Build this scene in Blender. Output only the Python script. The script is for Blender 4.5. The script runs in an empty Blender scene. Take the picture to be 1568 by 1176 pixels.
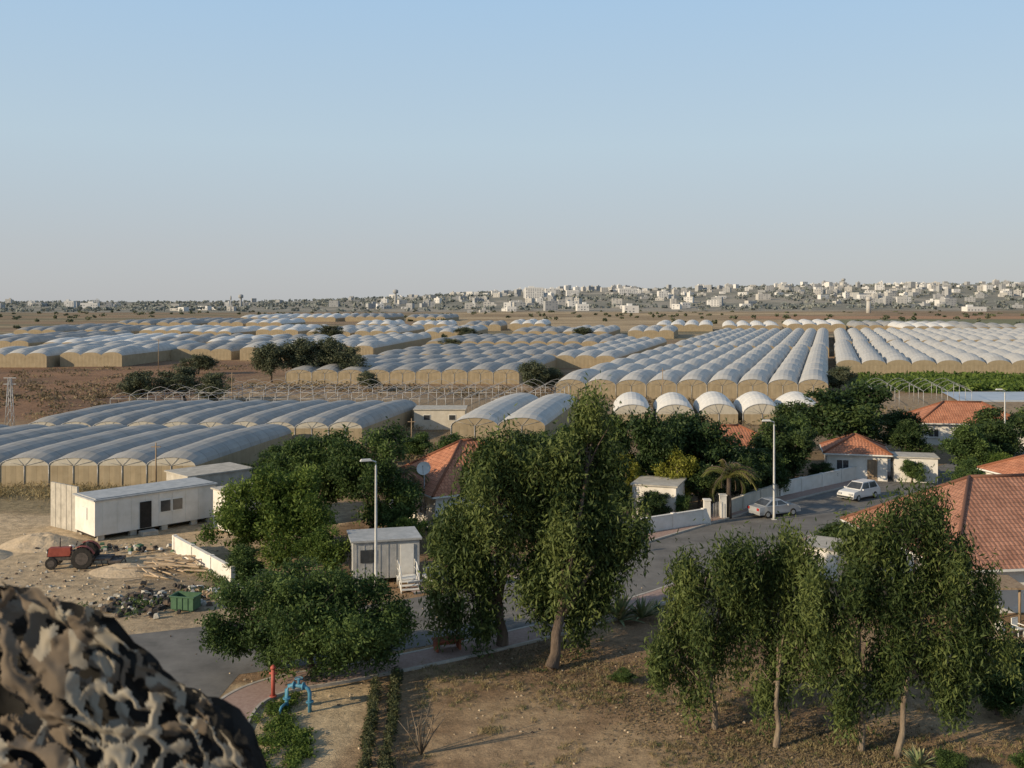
import bpy, math, random
import numpy as np
from mathutils import Vector, Matrix
random.seed(7); R=np.random.RandomState(11)
sc=bpy.context.scene
COL=sc.collection
# ------------------------------------------------------------ materials
def newmat(name):
    m=bpy.data.materials.new(name); m.use_nodes=True
    nt=m.node_tree; b=nt.nodes['Principled BSDF']; return m,nt,b
def mat(name,c1,c2=None,scale=3.0,rough=.85,bump=0.0,bscale=None,metal=0.0,coords='Object',stretch=(1,1,1),detail=6,spec=.3):
    m,nt,b=newmat(name); N=nt.nodes; L=nt.links
    if c2 is None: c2=tuple(min(1,c*1.25) for c in c1)
    tc=N.new('ShaderNodeTexCoord'); mp=N.new('ShaderNodeMapping'); mp.inputs['Scale'].default_value=stretch
    L.new(tc.outputs[coords],mp.inputs['Vector'])
    n=N.new('ShaderNodeTexNoise'); n.inputs['Scale'].default_value=scale; n.inputs['Detail'].default_value=detail; n.inputs['Roughness'].default_value=.65
    L.new(mp.outputs[0],n.inputs['Vector'])
    r=N.new('ShaderNodeValToRGB'); r.color_ramp.elements[0].position=.33; r.color_ramp.elements[1].position=.67
    r.color_ramp.elements[0].color=(*c1,1); r.color_ramp.elements[1].color=(*c2,1)
    L.new(n.outputs['Fac'],r.inputs[0]); L.new(r.outputs[0],b.inputs['Base Color'])
    b.inputs['Roughness'].default_value=rough; b.inputs['Metallic'].default_value=metal
    b.inputs['Specular IOR Level'].default_value=spec
    if bump>0:
        n2=N.new('ShaderNodeTexNoise'); n2.inputs['Scale'].default_value=bscale or scale*4; n2.inputs['Detail'].default_value=8
        L.new(mp.outputs[0],n2.inputs['Vector'])
        bp=N.new('ShaderNodeBump'); bp.inputs['Strength'].default_value=bump; bp.inputs['Distance'].default_value=.1
        L.new(n2.outputs['Fac'],bp.inputs['Height']); L.new(bp.outputs[0],b.inputs['Normal'])
    return m
def leafmat(name,dark,mid,light,transl=.3):
    m,nt,b=newmat(name); N=nt.nodes; L=nt.links
    a=N.new('ShaderNodeAttribute'); a.attribute_name='tint'
    r=N.new('ShaderNodeValToRGB'); e=r.color_ramp.elements
    e[0].position=0; e[0].color=(*dark,1); e[1].position=1; e[1].color=(*light,1)
    k=e.new(.5); k.color=(*mid,1)
    L.new(a.outputs['Fac'],r.inputs[0]); L.new(r.outputs[0],b.inputs['Base Color'])
    b.inputs['Roughness'].default_value=.6; b.inputs['Specular IOR Level'].default_value=.2
    t=N.new('ShaderNodeBsdfTranslucent'); L.new(r.outputs[0],t.inputs[0])
    mx=N.new('ShaderNodeMixShader'); mx.inputs[0].default_value=transl
    out=N['Material Output']; L.new(b.outputs[0],mx.inputs[1]); L.new(t.outputs[0],mx.inputs[2]); L.new(mx.outputs[0],out.inputs[0])
    return m
def tilemat(name,c1,c2):
    m,nt,b=newmat(name); N=nt.nodes; L=nt.links
    uv=N.new('ShaderNodeUVMap')
    br=N.new('ShaderNodeTexBrick'); br.inputs['Scale'].default_value=1.0
    br.inputs['Brick Width'].default_value=.3; br.inputs['Row Height'].default_value=.36; br.inputs['Mortar Size'].default_value=.02
    br.inputs['Color1'].default_value=(*c1,1); br.inputs['Color2'].default_value=(*c2,1); br.inputs['Mortar'].default_value=(c1[0]*.5,c1[1]*.5,c1[2]*.5,1)
    L.new(uv.outputs[0],br.inputs['Vector'])
    n=N.new('ShaderNodeTexNoise'); n.inputs['Scale'].default_value=.8; n.inputs['Detail'].default_value=7
    L.new(uv.outputs[0],n.inputs['Vector'])
    mx=N.new('ShaderNodeMix'); mx.data_type='RGBA'; mx.blend_type='MULTIPLY'; mx.inputs[0].default_value=.75
    rr=N.new('ShaderNodeValToRGB'); rr.color_ramp.elements[0].position=.3; rr.color_ramp.elements[0].color=(.5,.47,.45,1); rr.color_ramp.elements[1].position=.65
    L.new(n.outputs['Fac'],rr.inputs[0]); L.new(br.outputs['Color'],mx.inputs[6]); L.new(rr.outputs[0],mx.inputs[7])
    L.new(mx.outputs[2],b.inputs['Base Color']); b.inputs['Roughness'].default_value=.85
    w=N.new('ShaderNodeTexWave'); w.bands_direction='X'; w.inputs['Scale'].default_value=1.05
    L.new(uv.outputs[0],w.inputs['Vector'])
    bp=N.new('ShaderNodeBump'); bp.inputs['Strength'].default_value=.5; bp.inputs['Distance'].default_value=.05
    L.new(w.outputs['Fac'],bp.inputs['Height']); L.new(bp.outputs[0],b.inputs['Normal'])
    return m
def plasticmat(name,c1,c2,period=2.5,rough=.6,seam=.8,sc_=.35):
    m,nt,b=newmat(name); N=nt.nodes; L=nt.links
    uv=N.new('ShaderNodeUVMap')
    n=N.new('ShaderNodeTexNoise'); n.inputs['Scale'].default_value=sc_; n.inputs['Detail'].default_value=8; n.inputs['Roughness'].default_value=.7
    L.new(uv.outputs[0],n.inputs['Vector'])
    r=N.new('ShaderNodeValToRGB'); r.color_ramp.elements[0].position=.3; r.color_ramp.elements[1].position=.7
    r.color_ramp.elements[0].color=(*c1,1); r.color_ramp.elements[1].color=(*c2,1); L.new(n.outputs['Fac'],r.inputs[0])
    s=N.new('ShaderNodeSeparateXYZ'); L.new(uv.outputs[0],s.inputs[0])
    d=N.new('ShaderNodeMath'); d.operation='DIVIDE'; d.inputs[1].default_value=period; L.new(s.outputs['Y'],d.inputs[0])
    f=N.new('ShaderNodeMath'); f.operation='FRACT'; L.new(d.outputs[0],f.inputs[0])
    g=N.new('ShaderNodeMath'); g.operation='LESS_THAN'; g.inputs[1].default_value=.07; L.new(f.outputs[0],g.inputs[0])
    mx=N.new('ShaderNodeMix'); mx.data_type='RGBA'; mx.blend_type='MULTIPLY'
    L.new(g.outputs[0],mx.inputs[0]); L.new(r.outputs[0],mx.inputs[6]); mx.inputs[7].default_value=(seam,seam,seam,1)
    L.new(mx.outputs[2],b.inputs['Base Color']); b.inputs['Roughness'].default_value=rough; b.inputs['Specular IOR Level'].default_value=.15
    pp=N.new('ShaderNodeMath'); pp.operation='PINGPONG'; pp.inputs[1].default_value=period/2; L.new(s.outputs['Y'],pp.inputs[0])
    bp=N.new('ShaderNodeBump'); bp.inputs['Strength'].default_value=.3; bp.inputs['Distance'].default_value=.12
    L.new(pp.outputs[0],bp.inputs['Height']); L.new(bp.outputs[0],b.inputs['Normal'])
    return m
# ------------------------------------------------------------ mesh builder
class MB:
    def __init__(s): s.v=[];s.f=[];s.m=[];s.uv=[];s.sm=[]
    def face(s,pts,mi=0,uv=None,smooth=False):
        i=len(s.v); s.v+= [tuple(p) for p in pts]; s.f.append(tuple(range(i,i+len(pts)))); s.m.append(mi)
        s.uv.append(uv or [(0,0)]*len(pts)); s.sm.append(smooth)
    def box(s,c,d,mi=0,rot=0.0,taper=1.0,rx=0.0):
        M=Matrix.Rotation(rot,3,'Z')@Matrix.Rotation(rx,3,'X'); i=len(s.v)
        for z in(-1,1):
            t=taper if z>0 else 1
            for x,y in((-1,-1),(1,-1),(1,1),(-1,1)):
                p=M@Vector((x*d[0]/2*t,y*d[1]/2*t,z*d[2]/2)); s.v.append((c[0]+p.x,c[1]+p.y,c[2]+p.z))
        for f in((0,3,2,1),(4,5,6,7),(0,1,5,4),(1,2,6,5),(2,3,7,6),(3,0,4,7)):
            s.f.append(tuple(i+k for k in f)); s.m.append(mi)
            s.uv.append([(0,0),(1,0),(1,1),(0,1)]); s.sm.append(False)
    def tube(s,pts,rad,seg=8,mi=0,cap=True,smooth=True):
        pts=[Vector(p) for p in pts]; n=len(pts)
        if not hasattr(rad,'__len__'): rad=[rad]*n
        i=len(s.v); up=Vector((0,0,1))
        for k,p in enumerate(pts):
            d=(pts[min(k+1,n-1)]-pts[max(k-1,0)]).normalized()
            a=d.cross(up if abs(d.z)<.95 else Vector((1,0,0))).normalized(); b=d.cross(a)
            for j in range(seg):
                t=2*math.pi*j/seg; q=p+(a*math.cos(t)+b*math.sin(t))*rad[k]; s.v.append(tuple(q))
        for k in range(n-1):
            for j in range(seg):
                j2=(j+1)%seg
                s.f.append((i+k*seg+j,i+k*seg+j2,i+(k+1)*seg+j2,i+(k+1)*seg+j)); s.m.append(mi); s.uv.append([(0,0)]*4); s.sm.append(smooth)
        if cap:
            s.f.append(tuple(i+j for j in range(seg))[::-1]); s.m.append(mi); s.uv.append([(0,0)]*seg); s.sm.append(False)
            s.f.append(tuple(i+(n-1)*seg+j for j in range(seg))); s.m.append(mi); s.uv.append([(0,0)]*seg); s.sm.append(False)
    def build(s,name,mats,parent=None,loc=(0,0,0),rot=0):
        me=bpy.data.meshes.new(name); me.from_pydata(s.v,[],s.f); me.update()
        for m in mats: me.materials.append(m)
        me.polygons.foreach_set('material_index',s.m); me.polygons.foreach_set('use_smooth',s.sm)
        ul=me.uv_layers.new(name='UVMap'); fl=[c for f in s.uv for p in f for c in p]; ul.data.foreach_set('uv',fl)
        o=bpy.data.objects.new(name,me); COL.objects.link(o); o.location=loc; o.rotation_euler=(0,0,rot)
        if parent: o.parent=parent
        return o
def empty(name,loc=(0,0,0),rot=0):
    o=bpy.data.objects.new(name,None); COL.objects.link(o); o.location=loc; o.rotation_euler=(0,0,rot); o.empty_display_size=.3; return o
# ------------------------------------------------------------ leaves
def leaf_arrays(P,size,droop,asp,rng):
    n=len(P); d=rng.normal(size=(n,3)); d/=np.linalg.norm(d,axis=1)[:,None]
    d[:,2]-=droop; d/=np.linalg.norm(d,axis=1)[:,None]
    q=rng.normal(size=(n,3)); s=np.cross(d,q); s/=np.linalg.norm(s,axis=1)[:,None]+1e-9
    L=(size*rng.uniform(.6,1.4,n))[:,None]; W=L*asp
    V=np.empty((n,4,3)); V[:,0]=P-d*L/2; V[:,1]=P+s*W/2; V[:,2]=P+d*L/2; V[:,3]=P-s*W/2
    return V.reshape(-1,3)
def leaf_mesh(name,V,tint,m):
    n=len(V)//4; me=bpy.data.meshes.new(name); me.vertices.add(4*n); me.vertices.foreach_set('co',V.astype(np.float32).ravel())
    me.loops.add(4*n); me.loops.foreach_set('vertex_index',np.arange(4*n,dtype=np.int32))
    me.polygons.add(n); me.polygons.foreach_set('loop_start',np.arange(0,4*n,4,dtype=np.int32))
    me.update(calc_edges=True); me.validate()
    a=me.attributes.new('tint','FLOAT','FACE'); a.data.foreach_set('value',np.clip(tint,0,1).astype(np.float32))
    me.materials.append(m); return me
def crown(lobes,nleaf,size,droop,asp,rng,clumpn=45,crad=.45,stretch=1.0,shell=.3,sub=9,fmax=.92):
    S=[]
    for l in lobes:
        for k in range(sub):
            u=rng.normal(size=3); u/=np.linalg.norm(u); f=rng.uniform(.4,fmax); q=rng.uniform(.24,.48)
            S.append((l[0]+u[0]*l[3]*f,l[1]+u[1]*l[4]*f,l[2]+u[2]*l[5]*f,l[3]*q,l[4]*q,l[5]*q*.85,rng.uniform(.05,.95)))
    S=np.array(S); vol=(S[:,3]*S[:,4]*S[:,5])**.7; pr=vol/vol.sum(); nc=max(4,nleaf//clumpn)
    idx=rng.choice(len(S),nc,p=pr); lb=S[idx]
    u=rng.normal(size=(nc,3)); u/=np.linalg.norm(u,axis=1)[:,None]; r=shell+(1.1-shell)*rng.uniform(size=nc)**.6
    C=lb[:,:3]+u*lb[:,3:6]*r[:,None]; C[:,2]=np.maximum(C[:,2],.25)
    ct=lb[:,6]+rng.normal(size=nc)*.18
    P=np.repeat(C,clumpn,axis=0)+rng.normal(size=(nc*clumpn,3))*crad*np.array([1,1,stretch])
    if stretch>1: P[:,2]-=np.repeat(rng.uniform(0,1.6,nc)*crad*stretch,clumpn)*rng.uniform(size=nc*clumpn)
    P[:,2]=np.maximum(P[:,2],.08)
    t=np.repeat(ct,clumpn)+rng.normal(size=nc*clumpn)*.15
    return leaf_arrays(P,size,droop,asp,rng),t,C
def trunkmesh(mb,lobes,C,r0,rng,base=(0,0,0),fork=.3,bark=0):
    zt=min(l[2] for l in lobes)+.5*(max(l[2] for l in lobes)-min(l[2] for l in lobes))
    cx=np.mean([l[0] for l in lobes]); cy=np.mean([l[1] for l in lobes])
    zf=zt*fork+.3; b=Vector(base); f=Vector((base[0]*.75+cx*.25,base[1]*.75+cy*.25,zf))
    mb.tube([b-Vector((0,0,.15)),b+(f-b)*.06,b.lerp(f,.3)+Vector((.08,0,0)),b.lerp(f,.65)+Vector((-.06,0,0)),f],[r0*1.6,r0*1.2,r0,r0*.9,r0*.8],8,bark)
    for l in lobes:
        c=Vector(l[:3]); mid=f.lerp(c,.5)+Vector((rng.uniform(-.3,.3),rng.uniform(-.3,.3),.25))
        mb.tube([f-Vector((0,0,.1)),mid,c],[r0*.6,r0*.38,r0*.22],6,bark)
        dd=np.linalg.norm(C-np.array(l[:3]),axis=1); near=np.argsort(dd)[::max(1,len(dd)//60)][:9]
        for k in near:
            e=Vector(C[k]); s0=mid.lerp(c,rng.uniform(.2,1))
            mb.tube([s0,s0.lerp(e,.5)+Vector((0,0,.15)),e],[r0*.2,r0*.12,.012],4,bark,cap=False)
BARK=mat('bark_pale',(.12,.09,.065),(.28,.225,.165),4,.9,.5,20,stretch=(1,1,.25))
BARKD=mat('bark_dark',(.07,.052,.04),(.16,.12,.09),5,.9,.5,20,stretch=(1,1,.25))
EUC=leafmat('eucalyptus_leaf',(.03,.052,.016),(.07,.102,.03),(.145,.18,.055),.28)
ACA=leafmat('acacia_leaf',(.03,.058,.018),(.062,.102,.03),(.12,.175,.05),.3)
LIM=leafmat('bright_leaf',(.045,.08,.015),(.09,.14,.028),(.17,.23,.05),.35)
DRK=leafmat('dark_leaf',(.02,.04,.014),(.04,.07,.022),(.08,.115,.035),.2)
YEL=leafmat('yellow_green_leaf',(.12,.13,.02),(.21,.22,.035),(.32,.32,.06),.35)
FAR=leafmat('haze_paled_leaf',(.06,.075,.045),(.09,.105,.06),(.14,.15,.09),.2)  # leaf colours paled to stand in for distance haze
HAZY=leafmat('haze_tinted_leaf',(.17,.195,.185),(.21,.23,.215),(.27,.28,.25),.15)  # stronger distance haze painted into the leaf colours, pale and greyed
DRYG=leafmat('dry_grass_blade',(.16,.12,.06),(.28,.22,.11),(.4,.33,.18),.2)
SCR=leafmat('brown_scrub',(.1,.08,.045),(.17,.135,.08),(.26,.2,.12),.2)
HDG=leafmat('hedge_leaf',(.04,.055,.025),(.07,.08,.035),(.12,.12,.06),.2)
def tree(name,base,lobes,n,size,droop,asp,lm,bark,r0,seed,clumpn=45,crad=.45,stretch=1.0,trunks=None,shell=.3,fork=.3,sub=9,fmax=.92):
    rng=np.random.RandomState(seed); V,t,C=crown(lobes,n,size,droop,asp,rng,clumpn,crad,stretch,shell,sub,fmax)
    root=empty(name,(base[0],base[1],0))
    o=bpy.data.objects.new('foliage',leaf_mesh(name+'_foliage',V,t,lm)); COL.objects.link(o); o.parent=root
    mb=MB()
    for (bx,by,ls) in (trunks or [(0,0,None)]):
        sb=[lobes[i] for i in ls] if ls else lobes
        trunkmesh(mb,sb,C,r0,rng,(bx,by,0),fork=fork)
    mb.build('trunk_and_limbs',[bark],root); return root
# ------------------------------------------------------------ terrain
def sst(a,b,x): t=np.clip((x-a)/(b-a),0,1); return t*t*(3-2*t)
_g=np.random.RandomState(3).rand(256,256)
def vnoise(x,y):
    xi=np.floor(x).astype(int); yi=np.floor(y).astype(int); fx=x-xi; fy=y-yi; fx=fx*fx*(3-2*fx); fy=fy*fy*(3-2*fy)
    g=lambda a,b:_g[a%256,b%256]
    return (g(xi,yi)*(1-fx)+g(xi+1,yi)*fx)*(1-fy)+(g(xi,yi+1)*(1-fx)+g(xi+1,yi+1)*fx)*fy
def fb(x,y): return (vnoise(x,y)+.5*vnoise(x*2.1+9,y*2.1)+.25*vnoise(x*4.3,y*4.3+5))/1.75
def H(x,y):
    x=np.asarray(x,float); y=np.asarray(y,float); r=x/np.maximum(y,50)
    amp=9+34*sst(-.28,.12,r)+14*sst(.1,.4,r)
    return sst(1100,2800,y)*amp*(.85+.3*fb(x/500,y/500))-sst(3000,6000,y)*30
xs=list(np.arange(-45,45.01,.7)); g=.7; x=45
while x<9000: g*=1.055; x+=g; xs.append(x); xs.insert(0,-x)
ys=[-400,-200,-80,-20,0,15]+list(np.arange(25,100,.7)); y=ys[-1]; g=.7
while y<14000: g*=1.03; g=min(g,400); y+=g; ys.append(y)
xs=np.array(xs);ys=np.array(ys); X,Y=np.meshgrid(xs,ys); Z=H(X,Y)
nx,ny=len(xs),len(ys)
wx=(fb(X/3,Y/3)-.5); wy=(fb(X/3+40,Y/3+9)-.5)
C=np.zeros((ny,nx,3)); C[:]=(.255,.17,.105)
n1=fb(X/7,Y/7)[...,None]; C=C*(.8+.45*n1)
def blend(mask,col):
    global C
    C=C*(1-mask[...,None])+np.array(col)*mask[...,None]
def rect(x0,x1,y0,y1,s=1.5,w=3): 
    xx=X+wx*w*2; yy=Y+wy*w*2
    return sst(x0-s,x0+s,xx)*(1-sst(x1-s,x1+s,xx))*sst(y0-s,y0+s,yy)*(1-sst(y1-s,y1+s,yy))
blend(sst(.5,.64,fb(X/4+3,Y/4))*.65,(.38,.275,.17))
blend(rect(-60,-14,54,84,1.5,3),(.5,.385,.26))
blend(rect(-25,-16.5,57,66,2,4)*.6,(.14,.12,.1))
blend(rect(-12.8,-6.4,30,47,.5,.6),(.49,.385,.255))
blend(rect(-3,14,30,42,2.5,5)*.6,(.43,.315,.205))
blend(rect(-90,-25,84,97,1.5,3),(.25,.2,.125))
blend(rect(-30,80,96,150,6,4)*.8,(.23,.175,.115))
blend(sst(140,160,Y)*(1-sst(180,200,Y))*.8,(.32,.245,.17))
blend(rect(-400,-58,150,290,6,12),(.27,.16,.1))
blend(rect(-400,-58,150,290,6,12)*sst(.45,.65,fb(X/22,Y/9)),(.2,.13,.09))
blend(rect(70,150,196,238,3,3),(.09,.13,.045))
s1=fb(X/260+4,Y/60); m=sst(330,420,Y)
blend(m,(.29,.205,.135)); blend(m*sst(.42,.5,s1),(.21,.18,.12)); blend(m*sst(.58,.66,s1),(.37,.285,.19))
r=X/np.maximum(Y,1)
blend(sst(560,620,Y)*(1-sst(1250,1350,Y))*sst(-.1,-.04,r)*(1-sst(.3,.36,r)),(.44,.335,.215))
blend(sst(560,620,Y)*(1-sst(1250,1350,Y))*sst(-.08,-.02,r)*(1-sst(.3,.36,r))*sst(.5,.6,fb(X/200,Y/35)),(.3,.22,.14))
blend(sst(900,920,Y)*(1-sst(1050,1080,Y))*sst(.2,.25,r),(.4,.24,.15))
blend(sst(600,650,Y)*(1-sst(880,900,Y))*sst(.28,.34,r),(.2,.2,.12))
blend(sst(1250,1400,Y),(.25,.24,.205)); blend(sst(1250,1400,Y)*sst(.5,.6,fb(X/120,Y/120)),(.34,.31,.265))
blend(sst(2200,4500,Y)*.8,(.35,.37,.39))  # aerial haze painted into the far ground colour as blue-grey
me=bpy.data.meshes.new('ground'); me.vertices.add(nx*ny); me.vertices.foreach_set('co',np.stack([X,Y,Z],-1).astype(np.float32).ravel())
I=np.arange(nx*ny).reshape(ny,nx); F=np.stack([I[:-1,:-1],I[:-1,1:],I[1:,1:],I[1:,:-1]],-1).reshape(-1,4)
me.loops.add(F.size); me.loops.foreach_set('vertex_index',F.astype(np.int32).ravel()); me.polygons.add(len(F)); me.polygons.foreach_set('loop_start',np.arange(0,F.size,4,dtype=np.int32))
me.update(calc_edges=True)
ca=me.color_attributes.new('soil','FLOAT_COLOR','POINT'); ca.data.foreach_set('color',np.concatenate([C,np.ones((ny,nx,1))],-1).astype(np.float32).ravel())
gm,nt,b=newmat('ground_soil'); N=nt.nodes;L=nt.links
a=N.new('ShaderNodeAttribute'); a.attribute_name='soil'; tc=N.new('ShaderNodeTexCoord')
def nz(scale,det=8,ro=.7):
    n=N.new('ShaderNodeTexNoise'); n.inputs['Scale'].default_value=scale; n.inputs['Detail'].default_value=det; n.inputs['Roughness'].default_value=ro; L.new(tc.outputs['Object'],n.inputs['Vector']); return n
def mul(colsock,n,lo,hi,p0=.35,p1=.65):
    r=N.new('ShaderNodeValToRGB'); r.color_ramp.elements[0].position=p0; r.color_ramp.elements[1].position=p1
    r.color_ramp.elements[0].color=(lo,lo,lo,1); r.color_ramp.elements[1].color=(hi,hi,hi*.98,1); L.new(n.outputs['Fac'],r.inputs[0])
    mx=N.new('ShaderNodeMix'); mx.data_type='RGBA'; mx.blend_type='MULTIPLY'; mx.inputs[0].default_value=1; L.new(colsock,mx.inputs[6]); L.new(r.outputs[0],mx.inputs[7]); return mx.outputs[2]
c=mul(a.outputs['Color'],nz(1.3),.66,1.25); c=mul(c,nz(9,5),.8,1.15); c=mul(c,nz(.03,8),.8,1.18)
L.new(c,b.inputs['Base Color']); b.inputs['Roughness'].default_value=.95; b.inputs['Specular IOR Level'].default_value=.1
bp=N.new('ShaderNodeBump'); bp.inputs['Strength'].default_value=.7; bp.inputs['Distance'].default_value=.25; L.new(nz(2.2,10,.75).outputs['Fac'],bp.inputs['Height']); L.new(bp.outputs[0],b.inputs['Normal'])
me.materials.append(gm); go=bpy.data.objects.new('ground',me); COL.objects.link(go)
# ------------------------------------------------------------ roads
ASP=mat('asphalt',(.115,.11,.102),(.2,.19,.175),.5,.9,.25,40)
PAV=mat('paving_brick',(.3,.2,.165),(.4,.29,.24),6,.9,.3,30)
KRB=mat('kerb_concrete',(.35,.32,.28),(.5,.46,.4),3,.9)
SAND=mat('sand',(.42,.33,.22),(.54,.43,.3),1.5,.95,.6,6)
def catmull(P,n=8):
    P=[Vector((*p,0)) for p in P]; P=[P[0]*2-P[1]]+P+[P[-1]*2-P[-2]]; out=[]
    for i in range(1,len(P)-2):
        for k in range(n):
            t=k/n; a,b_,c_,d=P[i-1],P[i],P[i+1],P[i+2]
            out.append(.5*((2*b_)+(c_-a)*t+(2*a-5*b_+4*c_-d)*t*t+(3*b_-a-3*c_+d)*t**3))
    out.append(P[-2]); return out
def ribbon(name,P,off0,off1,z,m,h=0):
    p=catmull(P); mb=MB(); prev=None
    for i,q in enumerate(p):
        d=(p[min(i+1,len(p)-1)]-p[max(i-1,0)]).normalized(); nrm=Vector((d.y,-d.x,0))
        A=q+nrm*off0; B=q+nrm*off1; A.z=B.z=z
        if prev:
            mb.face([prev[0],prev[1],B,A])
            if h>0:
                for j in(0,1):
                    T0,T1=prev[j],(A,B)[j]; dn=Vector((0,0,h)); mb.face([T0,T1,T1-dn,T0-dn])
        prev=(A,B)
    return mb.build(name,[m])
RC=[(-70,44),(-45,46),(-25,48.5),(-13,52.5),(-4,57),(5,63),(12,70.5),(27,86),(45,102),(75,128),(120,160)]
ribbon('road',RC,-4,4,.012,ASP)
ribbon('side_road',[(-20,20),(-19.5,30),(-19,40),(-18.5,50)],-5.5,5.5,.008,ASP)
EDGE=[(-11.6,25),(-12.4,36),(-13.1,42),(-12.9,45.3),(-11.2,47.6),(-8,49.2),(-3,52.2),(3,56.5),(8.5,61.5),(14.7,67.8),(29.5,83),(48,99)]
ribbon('kerb',EDGE,-.08,.08,.13,KRB,.13)
ribbon('pavement',EDGE,.083,1.9,.11,PAV,.11)
ribbon('kerb',EDGE,1.903,2.02,.13,KRB,.13)
EDN=[(-6,61.2),(2.5,66),(9.2,73.3),(24.2,88.8),(42,105)]
ribbon('kerb',EDN,-.08,.08,.13,KRB,.13)
ribbon('pavement',EDN,-1.6,-.083,.11,PAV,.11)
# ------------------------------------------------------------ greenhouses
PG=plasticmat('greenhouse_plastic_grey',(.26,.255,.24),(.4,.39,.37))
PL=plasticmat('greenhouse_plastic_light',(.4,.39,.365),(.56,.545,.51))
PW=plasticmat('greenhouse_plastic_white',(.56,.55,.52),(.72,.705,.67))
TAN=plasticmat('greenhouse_tan_sheet',(.29,.23,.145),(.41,.335,.225),1.0,.8,.8,.6)
RIB=mat('galvanised_steel',(.3,.3,.3),(.5,.5,.5),5,.5,metal=.3)
GEND=plasticmat('greenhouse_gable_sheet',(.42,.385,.31),(.56,.52,.44),1.0,.7,.85,.6)
def gh(name,o,n,pitch,a,Ln,eave,rise,pm,bead=0,f=(1,0),seg=10,ribs=False,step=3.0,jit=.12,seed=0,dip=.5,endm=1,pw=.5):
    rg=random.Random(seed+int(abs(o[0])*7)); A=Vector((a[0],a[1],0)).normalized(); F_=Vector((f[0],f[1],0)).normalized(); O=Vector((0,0,0)); mb=MB()
    nl=max(2,int(Ln/step)); tot=n*pitch
    for i in range(n):
        jj=rg.uniform(-jit,jit)
        prof=[(i*pitch+pitch*(.5-.5*math.cos(math.pi*k/seg)),math.sin(math.pi*k/seg)**1.1) for k in range(seg+1)]
        rows=[]
        for j in range(nl+1):
            d=Ln*j/nl
            s=1+.035*rg.uniform(-1,1)
            if bead: fr=d%bead/bead; s*=(1-dip)+dip*max(0,math.sin(math.pi*fr))**pw
            rows.append((d,[O+F_*px+A*d+Vector((0,0,eave+(rise+jj)*pz*s)) for px,pz in prof]))
        for j in range(nl):
            d0,r0=rows[j]; d1,r1=rows[j+1]
            for k in range(seg):
                mb.face([r0[k],r0[k+1],r1[k+1],r1[k]],0,[(k*.5+i*9,d0),(k*.5+.5+i*9,d0),(k*.5+.5+i*9,d1),(k*.5+i*9,d1)],True)
        for d,r_ in (rows[0],rows[-1]):
            for k in range(seg):
                q0=r_[k];q1=r_[k+1]; z0=Vector((q0.x,q0.y,eave)); z1=Vector((q1.x,q1.y,eave)); mb.face([z0,z1,q1,q0],endm,[(k,.3),(k+1,.3),(k+1,.9),(k,.9)])
        if ribs:
            fr=-A*.04
            r_=rows[0][1]
            mb.tube([p+fr+Vector((0,0,.02)) for p in r_],.035,5,3,cap=False)
            for k in (2,4,6,8)[:]:
                b0=O+F_*(i*pitch+pitch/2)+fr; b0.z=eave; mb.tube([b0,r_[k]+fr],.02,4,3)
            for k in(.0,.5):
                b0=O+F_*(i*pitch+pitch*k)+fr; mb.tube([b0,b0+Vector((0,0,eave))],.04,5,3)
    def wall(p,q):
        ln=(q-p).length; up=Vector((0,0,eave)); mb.face([p,q,q+up,p+up],1,[(0,0),(0,ln),(eave,ln),(eave,0)])
    p0=O; p1=O+F_*tot; p2=p1+A*Ln; p3=O+A*Ln
    wall(p0,p1);wall(p1,p2);wall(p2,p3);wall(p3,p0)
    return mb.build(name,[pm,TAN,GEND,RIB],loc=(o[0],o[1],0))
gh('greenhouse',(-72.7,96.5),9,4.7,(.17,.985),24,2.0,1.45,PG,ribs=True,jit=.05,endm=2,bead=24.5,dip=.45,pw=.3,step=1.5)
gh('greenhouse',(-59.2,122),10,4.1,(.19,.98),24,2.3,1.5,PG,ribs=True,jit=.05,endm=2,bead=24.5,dip=.45,pw=.3,step=1.5)
gh('greenhouse',(-7.4,122),2,5.7,(.2,.98),30,2.6,1.7,PL,ribs=True,endm=1,bead=30.5,dip=.4,pw=.3,step=1.5)
for k in range(5): gh('small_greenhouse_tunnel',(14.5+k*6.2,144),1,5.5,(.1,.99),12,1.5,2.5,PW,jit=.1,seg=14,endm=2,ribs=True,bead=12.5,dip=.45,pw=.5,step=1.2)
gh('greenhouse',(7.8,182),9,5.5,(.3,.954),125,2.3,2.3,PL,bead=19,ribs=True,step=1.9)
gh('greenhouse',(49.3,313),9,5.5,(.3,.954),165,2.4,2.4,PL,bead=21,step=3)
gh('greenhouse',(77.5,240),16,6.0,(.3,.954),110,2.3,2.3,PL,bead=22,seed=3,step=2.2)
gh('greenhouse',(115,357),16,6.0,(.3,.954),125,2.4,2.4,PL,bead=25,seed=4)
gh('greenhouse',(-48,213),9,5.5,(.2,.98),52,2.2,1.8,PG,bead=17,ribs=True,step=1.7)
gh('greenhouse',(-37,269),9,5.5,(.2,.98),54,2.3,1.9,PG,bead=18,step=1.8)
gh('greenhouse',(11,262),3,5.3,(.27,.96),110,2.4,1.9,PL,bead=20,step=2)
gh('greenhouse',(-30,350),11,6,(.2,.98),60,2.4,1.9,PG,bead=20,step=2)
def group(o,ng,n,pitch,a,Ln,rise,pm,gap,sy_,seed,bead):
    rg=random.Random(seed); x=o[0]
    for k in range(ng):
        gh('greenhouse',(x,o[1]+rg.uniform(-sy_,sy_)),n,pitch,a,Ln*rg.uniform(.7,1.1),rg.uniform(2.1,3.2),rise,pm if rg.random()<.6 else PG,bead=bead,seed=seed+k,step=bead/9,dip=.6)
        x+=n*pitch+gap*rg.uniform(.3,1.8)
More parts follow.
